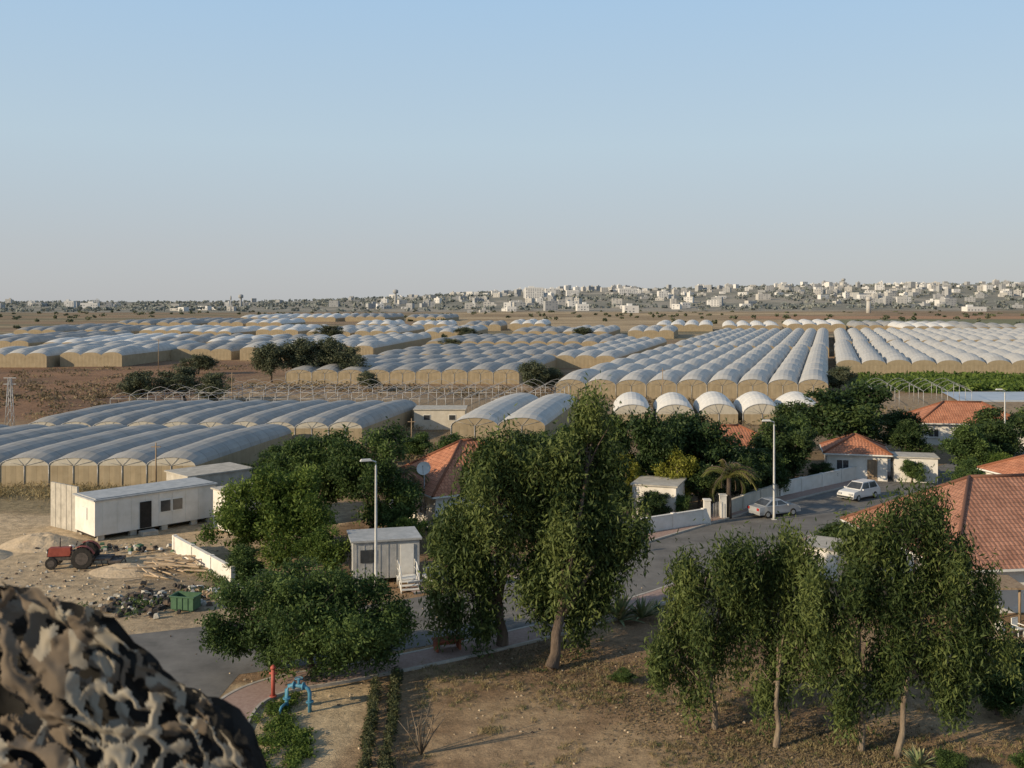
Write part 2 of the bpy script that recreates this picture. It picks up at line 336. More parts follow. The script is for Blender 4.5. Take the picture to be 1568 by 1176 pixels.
group((-139,268),2,3,5.5,(.1,.99),55,2.2,PL,2,5,1,18)
group((-150,345),3,3,6,(.1,.99),50,2.2,PW,3,6,2,20)
group((-101,300),3,3,6,(.12,.99),100,2.2,PL,2.5,6,3,20)
group((-215,345),3,4,6,(.1,.99),70,2.2,PW,5,12,4,22)
group((-230,460),5,3,6.5,(.1,.99),70,2.4,PW,6,14,5,24)
group((-92,445),3,3,6.5,(.1,.99),70,2.4,PL,8,8,6,24)
group((-90,580),4,3,7,(.1,.99),50,2.8,PW,10,12,7,26)
group((-250,640),4,3,7.5,(.1,.99),70,2.8,PW,8,14,8,28)
group((-215,800),4,4,8,(.1,.99),90,3.2,PW,10,14,18,32)
group((0,465),3,3,7,(.2,.98),60,2.4,PL,7,8,9,24)
group((80,560),5,4,8,(.2,.98),45,3.0,PW,4,5,10,25)
group((200,515),3,4,7,(.2,.98),50,2.6,PW,4,6,11,25)
mb=MB()
for i in range(17):
    for j in range(6):
        x=-62+i*4.2+j*1; y=155+j*5.2
        mb.tube([(x,y,0),(x,y,2.6)],.05,5)
        if i<16: mb.tube([(x+4.2*t,y,2.6+1.0*math.sin(math.pi*t)) for t in(0,.25,.5,.75,1)],.03,5,cap=False)
        if i<16 and j%2==0: mb.tube([(x,y,2.6),(x+4.2,y,2.6)],.035,4)
        if j<5: mb.tube([(x,y,2.6),(x+1,y+5.2,2.6)],.045,5)
mb.build('bare_greenhouse_frame',[RIB])
mb=MB()
for i in range(5):
    for j in range(4):
        x=60+i*4+j*1.2; y=166+j*5; mb.tube([(x,y,0),(x,y,2.8)],.05,5)
        if i<4: mb.tube([(x+4*t,y,2.8+math.sin(math.pi*t)) for t in(0,.25,.5,.75,1)],.03,5,cap=False)
        if j<3: mb.tube([(x,y,2.8),(x+1.2,y+5,2.8)],.04,5)
mb.build('bare_greenhouse_frame',[RIB])
mb=MB(); mb.face([(78,176,.3),(140,176,.3),(150,192,.3),(82,192,.3)]); mb.face([(78,176,0),(140,176,0),(140,176,.3),(78,176,.3)])
mb.build('plastic_mulch_sheet',[mat('blue_grey_sheet',(.35,.4,.46),(.45,.5,.56),.3,.5)])
# ------------------------------------------------------------ buildings
WHT=mat('white_plaster',(.62,.59,.53),(.76,.73,.68),.9,.9,.15,14)
CRM=mat('cream_plaster',(.48,.44,.36),(.62,.57,.48),1.2,.9,.15,14)
GRYM=mat('grey_metal_sheet',(.32,.33,.33),(.48,.48,.47),2,.55,.1,10,metal=.1)
CONC=mat('concrete',(.33,.31,.27),(.5,.47,.41),1.5,.9,.3,10)
GLS=mat('dark_glass',(.03,.035,.04),(.06,.065,.07),2,.15,spec=.6)
DRK_=mat('dark_opening',(.02,.018,.015),(.035,.03,.027),3,.9)
TRIM=mat('white_trim',(.65,.64,.6),(.75,.74,.7),4,.7)
WOOD=mat('weathered_wood',(.2,.14,.09),(.36,.27,.18),4,.9,.4,20,stretch=(1,1,.2))
TIL=tilemat('terracotta_tile',(.48,.19,.1),(.57,.25,.14)); TILB=tilemat('weathered_tile',(.38,.18,.115),(.46,.23,.15))
def house(name,cx,cy,w,d,wh,rh,rot,tile=TIL,ov=.5,hip=True,wall=WHT,ridge=None):
    e=empty(name,(cx,cy,0),rot); mb=MB(); mb.box((0,0,wh/2),(w,d,wh)); mb.box((0,0,.15),(w+.06,d+.06,.3)); mb.build('walls',[wall],e)
    mb=MB(); W=w/2+ov; D=d/2+ov; z0=wh-.05; z1=wh+rh; rl=(W-D if hip else W)
    if ridge is not None: rl=ridge
    c=[(-W,-D,z0),(W,-D,z0),(W,D,z0),(-W,D,z0)]; r0=(-rl,0,z1); r1=(rl,0,z1)
    sl=math.hypot(D,rh)
    mb.face([c[0],c[1],r1,r0],0,[(-W,0),(W,0),(rl,sl),(-rl,sl)]); mb.face([c[2],c[3],r0,r1],0,[(-W,0),(W,0),(rl,sl),(-rl,sl)])
    mb.face([c[1],c[2],r1],0 if hip else 1,[(-D,0),(D,0),(0,sl)]); mb.face([c[3],c[0],r0],0 if hip else 1,[(-D,0),(D,0),(0,sl)])
    mb.face([(-W,-D,z0-.004),(-W,D,z0-.004),(W,D,z0-.004),(W,-D,z0-.004)],1)
    for k in range(4):
        p,q=Vector(c[k]),Vector(c[(k+1)%4]); mid=(p+q)/2; v=q-p; mb.box((mid.x,mid.y,z0-.07),(v.length+.08,.08,.13),1,math.atan2(v.y,v.x))
    for a_,b_ in ((r0,r1),(c[0],r0),(c[3],r0),(c[1],r1),(c[2],r1)):
        if hip or a_==r0: mb.tube([Vector(a_)+Vector((0,0,.04)),Vector(b_)+Vector((0,0,.04))],.12,6,0)
    mb.build('roof',[tile,TRIM],e)
    mb=MB(); md=MB()
    for sgn in(-1,1):
        n=max(2,int(w/3)); 
        for k in range(n):
            x=-w/2+w*(k+.5)/n
            if sgn<0 and k==n//2: 
                md.box((x,sgn*(d/2+.03),1.05),(.95,.06,2.1),0); continue
            mb.box((x,sgn*(d/2+.02),1.5),(1.3,.05,1.1),1); mb.box((x,sgn*(d/2+.035),1.5),(1.1,.06,.9),0); mb.box((x,sgn*(d/2+.06),1.5),(.05,.05,.9),1); mb.box((x,sgn*(d/2+.06),.91),(1.4,.14,.06),1)
        n=max(1,int(d/3.5))
        for k in range(n):
            y=-d/2+d*(k+.5)/n; mb.box((sgn*(w/2+.02),y,1.5),(.05,1.3,1.1),1); mb.box((sgn*(w/2+.035),y,1.5),(.06,1.1,.9),0); mb.box((sgn*(w/2+.06),y,1.5),(.05,.05,.9),1); mb.box((sgn*(w/2+.06),y,.91),(.14,1.4,.06),1)
    mb.build('windows',[GLS,TRIM],e); md.build('door',[WOOD],e)
    return e
house('tile_roof_house',-3.6,84,10.5,9,2.9,3.3,math.radians(30),TIL,hip=True)
house('white_house',35,102.5,5.6,5.5,2.7,1.5,math.radians(-14),TIL,hip=True,ov=.45)
house('tile_roof_house',31,64,13,12,2.8,3.9,math.radians(8),TILB,ov=.8,ridge=2)
house('tile_roof_house',48,87,9,9,2.8,2.5,math.radians(12),TIL)
house('tile_roof_house',57,127,12,7.5,2.8,2.2,math.radians(-8),TIL)
house('tile_roof_house',22.5,104,8.5,6.5,3.2,1.7,math.radians(5),TIL)
def flat_building(name,cx,cy,w,d,h,rot,wall=WHT,wins=True,z=0.0):
    e=empty(name,(cx,cy,0),rot); mb=MB(); mb.box((0,0,z+h/2),(w,d,h)); mb.build('walls',[wall],e)
    mb=MB(); mb.box((0,0,z+h+.06),(w+.3,d+.3,.12)); mb.build('roof',[CONC if wall is not GRYM else GRYM],e)
    if wins:
        mb=MB()
        for k in range(max(1,int(w/2.6))):
            x=-w/2+(k+.5)*w/max(1,int(w/2.6))
            mb.box((x,-d/2-.02,z+h*.62),(1.0,.05,.8),1); mb.box((x,-d/2-.04,z+h*.62),(.85,.06,.66),0)
        mb.box((-w/2-.02,0,z+h*.62),(.05,.9,.7),1); mb.box((-w/2-.04,0,z+h*.62),(.06,.75,.56),0)
        mb.build('windows',[GLS,TRIM],e)
    return e
ang=math.atan2(.71,.7); e=empty('mobile_home',(-30.9,74.4,0),ang)
mb=MB(); mb.box((4.9,1.8,1.7),(9.8,3.6,2.6)); 
for k in range(9): mb.box((.6+k*1.1,-.01,1.7),(.05,.03,2.56),0)
mb.build('walls',[WHT],e)
mb=MB(); mb.box((4.9,1.8,3.05),(10.1,3.9,.1)); mb.box((4.9,1.8,3.13),(9.6,3.4,.06)); mb.build('roof',[GRYM],e)
mb=MB(); mb.box((3.9,-.04,1.45),(.9,.08,2.0)); mb.build('door',[DRK_],e)
mb=MB()
for x in(6.0,): 
    for dx in(-.5,.5): mb.box((x+dx,-.03,1.9),(.95,.06,1.0),1); mb.box((x+dx,-.05,1.9),(.8,.07,.85),0)
mb.box((-.03,1.8,1.9),(.06,.9,.9),1) ; mb.build('windows',[GLS,TRIM],e)
mb=MB()
for x in(.5,3,5.5,8,9.4):
    for y in(.3,3.2): mb.box((x,y,.2),(.5,.4,.4))
mb.box((3.9,-.5,.15),(1.2,.8,.3)); mb.box((4.9,1.8,.3),(9.6,3.0,.16),1)
mb.build('blocks_and_step',[CONC,DRK_],e)
flat_building('white_shed',-21.3,79.2,3.2,3.4,3.0,math.radians(42),WHT,False)
flat_building('concrete_shed',-26.5,88,6,4,3.0,math.radians(45),CONC,False)
mb=MB()
for k in range(5): mb.box((-36.3+k*.62,79.6-k*.45,1.75),(.7,.16,3.5),0,math.radians(-36))
mb.build('concrete_slab_fence',[CONC])
e=flat_building('site_cabin',-8.3,65,4.2,3,2.35,math.radians(14),GRYM,False,z=.35)
mb=MB(); mb.box((1.3,-1.53,1.45),(.85,.06,1.95),0); mb.build('door',[TRIM],e)
mb=MB(); 
for k in range(6): mb.box((-1.9+k*.5,-1.505,1.5),(.06,.03,2.2))
mb.box((-1.2,-1.53,1.8),(.9,.06,.8),1); mb.build('corrugation_and_window',[GRYM,GLS],e)
mb=MB(); 
for x in(-1.8,1.8):
    for y in(-1.2,1.2): mb.box((x,y,.17),(.35,.35,.34))
mb.build('blocks',[CONC],e)
mb=MB()
for k in range(3): mb.box((0,-k*.3,.5-k*.17),(1.1,.28,.05),0)
mb.box((0,.75,.55),(1.2,1.1,.05),0)
for sx in(-.55,.55):
    mb.tube([(sx,1.2,.5),(sx,1.2,1.55),(sx,.3,1.5),(sx,-.7,1.1),(sx,-.7,.0)],.035,6); mb.tube([(sx,1.2,1.05),(sx,.3,1.05),(sx,-.7,.6)],.03,6); mb.tube([(sx,.3,.5),(sx,-.8,.0)],.04,6); mb.tube([(sx,.3,0),(sx,.3,1.5)],.035,6); mb.tube([(sx,1.2,0),(sx,1.2,.5)],.04,6)
mb.build('steel_steps_with_railing',[TRIM],loc=(-6.4,62.3,0),rot=math.radians(14))
flat_building('block_building',-10,141,7,5,2.7,math.radians(0),CRM,True)
flat_building('flat_roof_house',12.3,84,3.6,4,2.7,math.radians(-20),WHT,True)
flat_building('white_shed',20.6,66,2.2,3,1.9,math.radians(-30),WHT,False)
flat_building('white_shed',40,100,4,3,2.4,math.radians(-14),WHT,True)
def wallseg(name,pts,h,th,m,cap=True):
    mb=MB()
    for p,q in zip(pts[:-1],pts[1:]):
        p=Vector((*p,0));q=Vector((*q,0)); v=q-p; c_=(p+q)/2; r_=math.atan2(v.y,v.x)
        mb.box((c_.x,c_.y,h/2),(v.length,th,h),0,r_)
        if cap: mb.box((c_.x,c_.y,h+.03),(v.length+.02,th+.1,.06),0,r_)
        n=int(v.length/3)
        for k in range(n+1): a_=p.lerp(q,k/max(1,n)); mb.box((a_.x,a_.y,h/2+.04),(th+.12,th+.12,h+.14),0,r_)
    return mb.build(name,[m])
wallseg('white_garden_wall',[(-24,71.5),(-17.6,63.2)],1.1,.18,WHT)
wallseg('garden_wall',[(7.2,75),(15.3,80.2)],1.2,.2,WHT); wallseg('garden_wall',[(17.5,83.0),(24,91)],1.2,.2,CRM); wallseg('garden_wall',[(24.4,91.4),(40,105)],1.3,.2,WHT)
mb=MB(); mb.box((15.6,80.4,.95),(.5,.5,1.9),0); mb.box((17.3,82.4,.95),(.5,.5,1.9),0); mb.box((15.6,80.4,1.95),(.6,.6,.1),0); mb.box((17.3,82.4,1.95),(.6,.6,.1),0)
for k in range(9): mb.tube([(15.85+k*.16,80.68+k*.19,.1),(15.85+k*.16,80.68+k*.19,1.5)],.02,5,1)
mb.build('gate_with_pillars',[WHT,RIB])
mb=MB()
for x in(23.6,25.6,27.6): mb.tube([(x,54.6,0),(x,54.6,2.3)],.07,6)
mb.box((25.6,55.4,2.38),(4.6,2.2,.1),0,rx=.05); mb.build('wooden_porch',[WOOD])
def chair(x,y,r):
    mb=MB(); mb.box((0,0,.43),(.45,.45,.05)); mb.box((0,.22,.7),(.45,.05,.5))
    for a_ in(-.19,.19):
        for b_ in(-.19,.19): mb.box((a_,b_,.2),(.04,.04,.42))
    for a_ in(-.22,.22): mb.box((a_,0,.62),(.04,.42,.04))
    mb.build('plastic_chair',[TRIM],loc=(x,y,0),rot=r)
chair(27,53.6,.4); chair(25.9,53.4,2.4)
# ------------------------------------------------------------ street lamps / poles
POLE=mat('lamp_pole_paint',(.5,.5,.48),(.62,.62,.6),3,.5)
def lamp(x,y,h,rot):
    mb=MB(); mb.tube([(0,0,0),(0,0,.5),(0,0,h-.3),(.0,0,h-.05),(.35,0,h+.08)],[.13,.1,.06,.05,.04],10); mb.box((0,0,.02),(.4,.4,.04))
    mb.box((.62,0,h+.1),(.75,.26,.13),0,taper=.75); mb.box((.62,0,h+.02),(.55,.2,.04),1); mb.box((.0,-.1,.9),(.1,.04,.4),0)
    return mb.build('street_lamp',[POLE,GLS],loc=(x,y,0),rot=rot)
lamp(-8.4,62.0,8,math.radians(200)); lamp(21.4,82,8,math.radians(180)); lamp(53,108,8.2,math.radians(180))
def pylon(x,y,h,w=.5,name='lattice_mast'):
    mb=MB(); n=max(5,int(h/1.2))
    for i,(a_,b_) in enumerate(((-1,-1),(1,-1),(1,1),(-1,1))):
        mb.tube([(a_*w,b_*w,0),(a_*w*.3,b_*w*.3,h)],.05,4)
        a2,b2=((-1,-1),(1,-1),(1,1),(-1,1))[(i+1)%4]
        for k in range(n):
            t=k/n;t2=(k+1)/n; s0=w*(1-.7*t); s1=w*(1-.7*t2); mb.tube([(a_*s0,b_*s0,h*t),(a2*s1,b2*s1,h*t2)],.03,4,cap=False)
    mb.box((0,0,h),(1.6,.1,.1)); mb.box((0,0,h-.8),(1.6,.1,.1))
    mb.build(name,[RIB],loc=(x,y,0))
pylon(-65,130,7.8)
def pole(x,y,h):
    mb=MB(); mb.tube([(0,0,0),(0,0,h)],[.09,.06],6); mb.box((0,0,h-.4),(.9,.08,.08)); mb.build('wooden_pole',[WOOD],loc=(x,y,0))
for p in((-33.5,94.5,4.5),(-11.8,118,4),(-46,165,6),(-88,250,8),(24,160,7)): pole(*p)
mb=MB(); mb.tube([(-6.9,79,0),(-6.9,79,4.4)],.05,6)
c0=Vector((-6.9,78.7,4.7)); ax=Vector((-.1,-.85,.5)).normalized(); a_=ax.cross(Vector((0,0,1))).normalized(); b_=a_.cross(ax)
pr=None
for ri in range(5):
    r_=.14*ri+.001; ring=[c0+a_*math.cos(t)*r_+b_*math.sin(t)*r_+ax*(r_*r_*.45) for t in np.linspace(0,2*math.pi,17)]
    if pr:
        for k in range(16): mb.face([pr[k],pr[k+1],ring[k+1],ring[k]],1,smooth=True)
    pr=ring
mb.tube([c0-b_*.5,c0+ax*.55],.02,5); mb.box(tuple(c0+ax*.58),(.1,.1,.1)); mb.build('satellite_dish',[RIB,TRIM])
# ------------------------------------------------------------ vehicles
TYR=mat('tyre_rubber',(.02,.02,.02),(.045,.04,.035),8,.9)
def wheel(mb,x,y,r,w,ti,ri):
    mb.tube([(x,y-w/2,r),(x,y-w/2+.03,r),(x,y+w/2-.03,r),(x,y+w/2,r)],[r*.92,r,r,r*.92],18,ti)
    mb.tube([(x,y-w/2-.015,r),(x,y+w/2+.015,r)],r*.58,14,ri)
def car(name,x,y,rot,paint,L_=4.3,Wd=1.7,Ht=1.42,suv=False):
    mb=MB()
    hl=L_/2
    low=[(-hl,.3),(-hl+.03,.62),(-hl+.25,.85),(-hl*.45 if not suv else -hl*.5,.95),(hl*.62 if not suv else hl*.9,.97),(hl-.05,.9),(hl,.55),(hl-.05,.3)]
    cab=[(-hl*.45,.95),(-hl*.1,Ht),(hl*.35 if not suv else hl*.75,Ht),(hl*.72 if not suv else hl*.93,.97)]
    def loft(pr,w1f,mi):
        n=len(pr); Lft=[];Rt=[]
        for px,pz in pr:
            w=w1f(pz); Lft.append((px,-w,pz)); Rt.append((px,w,pz))
        for k in range(n):
            k2=(k+1)%n; mb.face([Lft[k],Rt[k],Rt[k2],Lft[k2]],mi)
        mb.face(Lft,mi); mb.face(Rt[::-1],mi)
    loft(low,lambda z: Wd/2-(.06 if z>.8 else 0)-(.04 if z<.4 else 0),0)
    loft(cab,lambda z: Wd/2-.07-(z-.95)*.35,0)
    def lerp(p,q,t): return (p[0]+(q[0]-p[0])*t,p[1]+(q[1]-p[1])*t)
    a_,b_,c_,d_=cab
    for sgn in(-1,1):
        def sp(p): w=Wd/2-.07-(p[1]-.95)*.35+.006; return (p[0],sgn*w,p[1])
        m0=lerp(a_,d_,.5);m1=lerp(b_,c_,.45)
        for q in ((lerp(a_,m0,.16),lerp(a_,m0,.95),lerp(b_,m1,.93),lerp(b_,m1,.02)),(lerp(m0,d_,.03),lerp(m0,d_,.82),lerp(m1,c_,.95),lerp(m1,c_,.06))):
            pts=[]
            for i_,p in enumerate(q): pts.append(sp((p[0],p[1]+(.04 if i_<2 else -.07))))
            mb.face(pts if sgn<0 else pts[::-1],1)
    for (p,q,off) in((a_,b_,-.01),(d_,c_,.01)):
        p1=lerp(p,q,.1);q1=lerp(p,q,.9); w0=Wd/2-.15; w1=Wd/2-.29
        mb.face([(p1[0]+off,-w0,p1[1]+.01),(p1[0]+off,w0,p1[1]+.01),(q1[0]+off,w1,q1[1]+.01),(q1[0]+off,-w1,q1[1]+.01)],1)
    for wx in(-hl*.62,hl*.6):
        for s_ in(-1,1): wheel(mb,wx,s_*(Wd/2-.1),.31,.2,2,3)
    mb.box((-hl-.01,-.55,.68),(.05,.34,.14),3);mb.box((-hl-.01,.55,.68),(.05,.34,.14),3);mb.box((hl+.0,-.6,.75),(.05,.25,.2),4);mb.box((hl+.0,.6,.75),(.05,.25,.2),4)
    mb.box((-hl-.01,0,.42),(.1,Wd-.15,.16),1); mb.box((-hl*.35,-Wd/2-.08,1.0),(.12,.16,.12),0);mb.box((-hl*.35,Wd/2+.08,1.0),(.12,.16,.12),0)
    RED=bpy.data.materials.get('tail_light') or mat('tail_light',(.35,.02,.02),(.4,.03,.03))
    return mb.build(name,[paint,GLS,TYR,GRYM,RED],loc=(x,y,.015),rot=rot)
SIL=mat('silver_paint',(.42,.44,.46),(.5,.52,.54),1,.3,metal=.4,spec=.5); WPT=mat('white_paint',(.6,.6,.6),(.68,.68,.67),1,.3,spec=.5)
car('silver_car',21.8,83.6,math.radians(25+180),SIL)
car('white_estate_car',31.3,90.6,math.radians(38),WPT,4.3,1.7,1.55,True)
mb=MB(); mb.box((0,0,.75),(3.6,1.8,.14)); mb.box((-2.4,0,.65),(1.4,.12,.1))
for x in(.2,1.1):
    for s_ in(-1,1): wheel(mb,x,s_*.85,.36,.22,1,0)
for x in(-1.7,0,1.7): mb.box((x,-.88,.98),(.06,.05,.34));mb.box((x,.88,.98),(.06,.05,.34))
mb.box((0,-.88,1.17),(3.5,.04,.06));mb.box((0,.88,1.17),(3.5,.04,.06)); mb.build('flatbed_trailer',[GRYM,TYR],loc=(-3.6,62.8,0),rot=math.radians(26))
RDP=mat('tractor_red_paint',(.22,.05,.035),(.33,.08,.055),3,.7); DKM=mat('dark_machinery',(.05,.045,.04),(.12,.1,.09),6,.7)
mb=MB()
for s_ in(-1,1):
    wheel(mb,.85,s_*.75,.72,.38,1,2); wheel(mb,-1.15,s_*.6,.4,.22,1,2)
    for k in range(6):
        t0=math.radians(20+k*25);t1=math.radians(45+k*25); r_=.82
        P=lambda t,y_:(.85+r_*math.cos(t),y_,.72+r_*math.sin(t)); mb.face([P(t0,s_*.55),P(t1,s_*.55),P(t1,s_*.95),P(t0,s_*.95)],0)
    for k in range(16):
        t=2*math.pi*k/16; mb.box((.85+.72*math.cos(t),s_*.75,.72+.72*math.sin(t)),(.07,.36,.07),1)
mb.box((-.75,0,1.05),(1.5,.56,.55),0,taper=.9); mb.box((-1.52,0,.98),(.06,.5,.5),2); mb.box((-.5,0,.65),(1.9,.4,.35),2); mb.box((.55,0,.85),(1.1,.55,.5),2)
mb.tube([(-.8,.1,1.3),(-.8,.1,1.95)],.04,8,2); mb.box((.75,0,1.2),(.5,.5,.1),2); mb.box((.98,0,1.42),(.08,.48,.38),2); mb.tube([(.1,0,1.2),(.3,0,1.55)],.025,6,2)
mb.tube([(.3+.1*math.sin(t)*.5,.2*math.cos(t),1.55+.2*math.sin(t)*.8) for t in np.linspace(0,6.28,13)],.02,5,2)
mb.tube([(-1.15,-.6,.4),(-1.15,.6,.4)],.05,6,2); mb.tube([(.85,-.7,.72),(.85,.7,.72)],.09,8,2)
mb.box((2.1,0,.55),(1.0,1.3,.12),2); mb.box((2.9,0,.4),(.8,1.5,.14),2); mb.tube([(1.2,0,.6),(3.2,0,.6)],.06,6,2)
for k in range(5): mb.tube([(2.0+k*.3,-.6+k*.28,.55),(2.15+k*.3,-.6+k*.28,.03)],.04,5,2)
for s_ in(-.2,.2): mb.tube([(-1.5,s_,1.05),(-1.57,s_,1.05)],.08,8,3)
mb.build('red_tractor',[RDP,TYR,DKM,TRIM],loc=(-29.6,67.6,0),rot=math.radians(8))
GRN=mat('green_bin_paint',(.05,.11,.06),(.08,.16,.09),3,.6)
mb=MB()
for (c_,d_) in(((0,0,.12),(1.3,.8,.06)),((0,-.42,.5),(1.4,.05,.75)),((0,.42,.5),(1.4,.05,.75)),((-.7,0,.5),(.05,.78,.75)),((.7,0,.5),(.05,.78,.75)),((0,-.47,.86),(1.55,.08,.07)),((0,.47,.86),(1.55,.08,.07)),((-.76,0,.86),(.08,.86,.07)),((.76,0,.86),(.08,.86,.07)),((-.45,0,.05),(.15,.7,.1)),((.45,0,.05),(.15,.7,.1))): mb.box(c_,d_)
for k in(-.35,0,.35): mb.box((k,-.46,.48),(.06,.05,.66))
mb.build('green_rubbish_skip',[GRN],loc=(-18.9,58.2,0),rot=-.2)
REDP=mat('red_pipe_paint',(.33,.07,.05),(.42,.1,.07),4,.6); BLU=mat('blue_pipe_paint',(.05,.18,.28),(.09,.26,.37),5,.5)
mb=MB(); mb.tube([(0,0,0),(0,0,1.25)],.09,12); mb.tube([(0,0,1.25),(0,0,1.33),(0,0,1.42)],[.13,.13,.05],12); mb.tube([(-.17,0,1.05),(.17,0,1.05)],.05,8); mb.tube([(0,0,0),(0,0,.06)],.16,12); mb.build('fire_hydrant',[REDP],loc=(-10.75,45.2,.11))
mb=MB(); mb.tube([(-.6,0,0),(-.6,0,.9),(-.5,0,1.05),(-.3,0,1.1),(.25,0,1.1),(.42,0,1.0),(.5,0,.85),(.5,0,0)],.085,12)
for (x,z) in((-.6,.5),(.5,.45)): mb.tube([(x,0,z-.03),(x,0,z+.03)],.17,14)
for x in(-.25,.2): mb.tube([(x-.03,0,1.1),(x+.03,0,1.1)],.17,14)
mb.tube([(-.02,0,1.1),(-.02,0,1.42)],.06,8); mb.tube([(-.02+.17*math.cos(t),.17*math.sin(t),1.42) for t in np.linspace(0,6.28,13)],.02,5); mb.tube([(-.19,0,1.42),(.15,0,1.42)],.015,5); mb.tube([(-.6,0,.3),(-.6,-.5,.3),(-.6,-.6,.2),(-.6,-.6,0)],.06,8)
mb.build('blue_water_valve_pipe',[BLU],loc=(-9.3,43.9,0),rot=-.25)
mb=MB(); 
for k in range(4): mb.box((0,-.3+k*.2,.55),(1.5,.15,.05))
for x in(-.6,.6): mb.box((x,0,.27),(.1,.6,.5))
mb.box((0,.36,.3),(1.3,.05,.35)); mb.build('low_wooden_bench',[mat('red_wood',(.25,.08,.045),(.34,.12,.07),5)],loc=(-3.3,51.3,0.1),rot=.35)
mb=MB(); rr=random.Random(5)
for k in range(34):
    x=-22.8+rr.gauss(0,1.0); y=66.5+rr.gauss(0,.9); mb.box((x,y,.1+rr.random()*.55),(rr.uniform(1,2.8),.12,.07),0,rr.uniform(-1,.6),rx=rr.uniform(-.3,.3))
mb.build('timber_pile',[mat('pale_timber',(.35,.26,.17),(.55,.43,.3),4,.9)])
def rubble(name,cx,cy,sx,sy,n,smin,smax,m,seed,ht=.1):
    rr=random.Random(seed); mb=MB()
    for k in range(n):
        s=rr.uniform(smin,smax); x=cx+rr.gauss(0,sx); y=cy+rr.gauss(0,sy)
        mb.box((x,y,s*.25+rr.random()*ht),(s*rr.uniform(.6,1.4),s,s*rr.uniform(.3,.8)),rr.randrange(len(m)),rr.uniform(0,3),taper=rr.uniform(.4,.9),rx=rr.uniform(-.4,.4))
    mb.build(name,m)
BLK=mat('burnt_debris',(.02,.02,.02),(.07,.06,.055),6,.9)
rubble('rubble_pile',-21.4,59.6,1.4,1.2,260,.08,.4,[BLK,CONC,BLK,BARKD],1,.15)
rubble('rubble_pile',-18.2,61.5,.9,.6,90,.1,.5,[CONC,TRIM,WOOD],2,.2)
rubble('rubble_pile',-27.5,72,2.2,.5,60,.1,.45,[GRN,CONC,TRIM,BLK,WOOD],4,.2)
rubble('scattered_stones',5,45,14,7,600,.03,.11,[SAND,SAND,BARKD],6,0)
rubble('scattered_stones',-28,64,7,5,350,.04,.2,[CONC,SAND,BARKD],7,0)
def mound(name,cx,cy,rx,ry,h,m,seed):
    mb=MB(); n=26; g=[[None]*(n+1) for _ in range(n+1)]
    for i in range(n+1):
        for j in range(n+1):
            u=-1+2*i/n;v=-1+2*j/n; r_=math.hypot(u,v); z=h*max(0,1-r_)**.8*(.6+.8*float(fb(np.array(u*3.+seed),np.array(v*3.)))) -.03
            g[i][j]=(cx+u*rx,cy+v*ry,z)
    for i in range(n):
        for j in range(n): mb.face([g[i][j],g[i+1][j],g[i+1][j+1],g[i][j+1]],0,smooth=True)
    mb.build(name,[m])
mound('sand_mound',-34.5,73.5,3,2.2,1.0,SAND,1); mound('sand_mound',-38,70,3,2.5,.7,SAND,2); mound('sand_mound',-25.5,66.5,2.5,1.8,.5,SAND,5)
# ------------------------------------------------------------ trees
tree('eucalyptus_tree',(-.5,52),[(-.5,0,8.0,2.1,2.1,2.1),(-.3,0,10.3,1.1,1.2,1.2),(4.8,.5,11.4,1.2,1.3,1.7),(4.3,.5,9.3,1.9,1.9,1.8),(2.9,.3,7.0,2.5,2.3,1.9),(-2.7,0,4.6,1.7,1.9,2.1),(6.2,0,6.6,1.5,1.8,1.5),(5.2,0,5.0,1.7,1.8,1.7),(2.8,-1,3.9,2.1,1.9,1.9),(-.8,-.5,5.4,1.9,1.9,1.8),(4.2,-1,2.6,1.2,1.4,1.5),(-1.6,-.3,2.5,1.7,1.6,1.4),(1.6,.2,8.6,1.3,1.4,1.4)],96000,.31,.9,.28,EUC,BARKD,.28,21,34,.25,2.1,trunks=[(0,0,[0,1,5,9,11,12]),(2.4,-3.3,[2,3,4,6,7,8,10])],sub=11,fmax=1.08)
tree('eucalyptus_tree',(8.5,42.1),[(.3,0,6.7,1.8,1.8,1.2),(-1.2,0,4.9,1.2,1.4,1.4),(2.2,0,5.6,1.4,1.6,1.4),(3.0,.3,7.1,1.1,1.2,.9),(2.9,-.5,3.2,1.0,1.2,1.5),(-1.9,0,3.0,.8,1,1.3),(.4,0,4.2,1.2,1.2,1.3),(3.9,0,4.8,1.0,1.1,1.3),(-.9,-.3,1.9,.6,.7,.7),(2.0,-.8,1.9,.6,.7,.8)],44000,.25,1.0,.25,EUC,BARK,.11,22,30,.19,2.6,trunks=[(0,0,[0,1,5,6,8]),(2.1,-1.8,[2,3,4,7,9])],fork=.5,sub=9,fmax=1.1)
tree('eucalyptus_tree',(13.9,40),[(2.4,0,9.3,1.3,1.3,1.2),(.5,0,8.1,1.4,1.4,1.1),(-1.0,0,6.4,1.2,1.3,1.3),(3.5,0,7.4,1.1,1.3,1.5),(1.3,0,6.0,1.5,1.5,1.4),(3.1,0,4.3,1.2,1.3,1.4),(-.8,0,3.9,1.1,1.2,1.4),(4.7,0,4.5,1.1,1,.9),(4.7,0,6.2,.8,.9,1.1),(1.2,-.2,3.8,1.1,1.1,1.2),(-.5,0,2.3,.7,.8,.9),(3.6,-.4,2.6,.7,.8,.9)],50000,.25,1.0,.25,EUC,BARK,.12,23,30,.19,2.6,trunks=[(0,0,[1,2,6,4,10]),(1.2,-.6,[0,3,5,7,8,9,11])],fork=.5,sub=9,fmax=1.1)
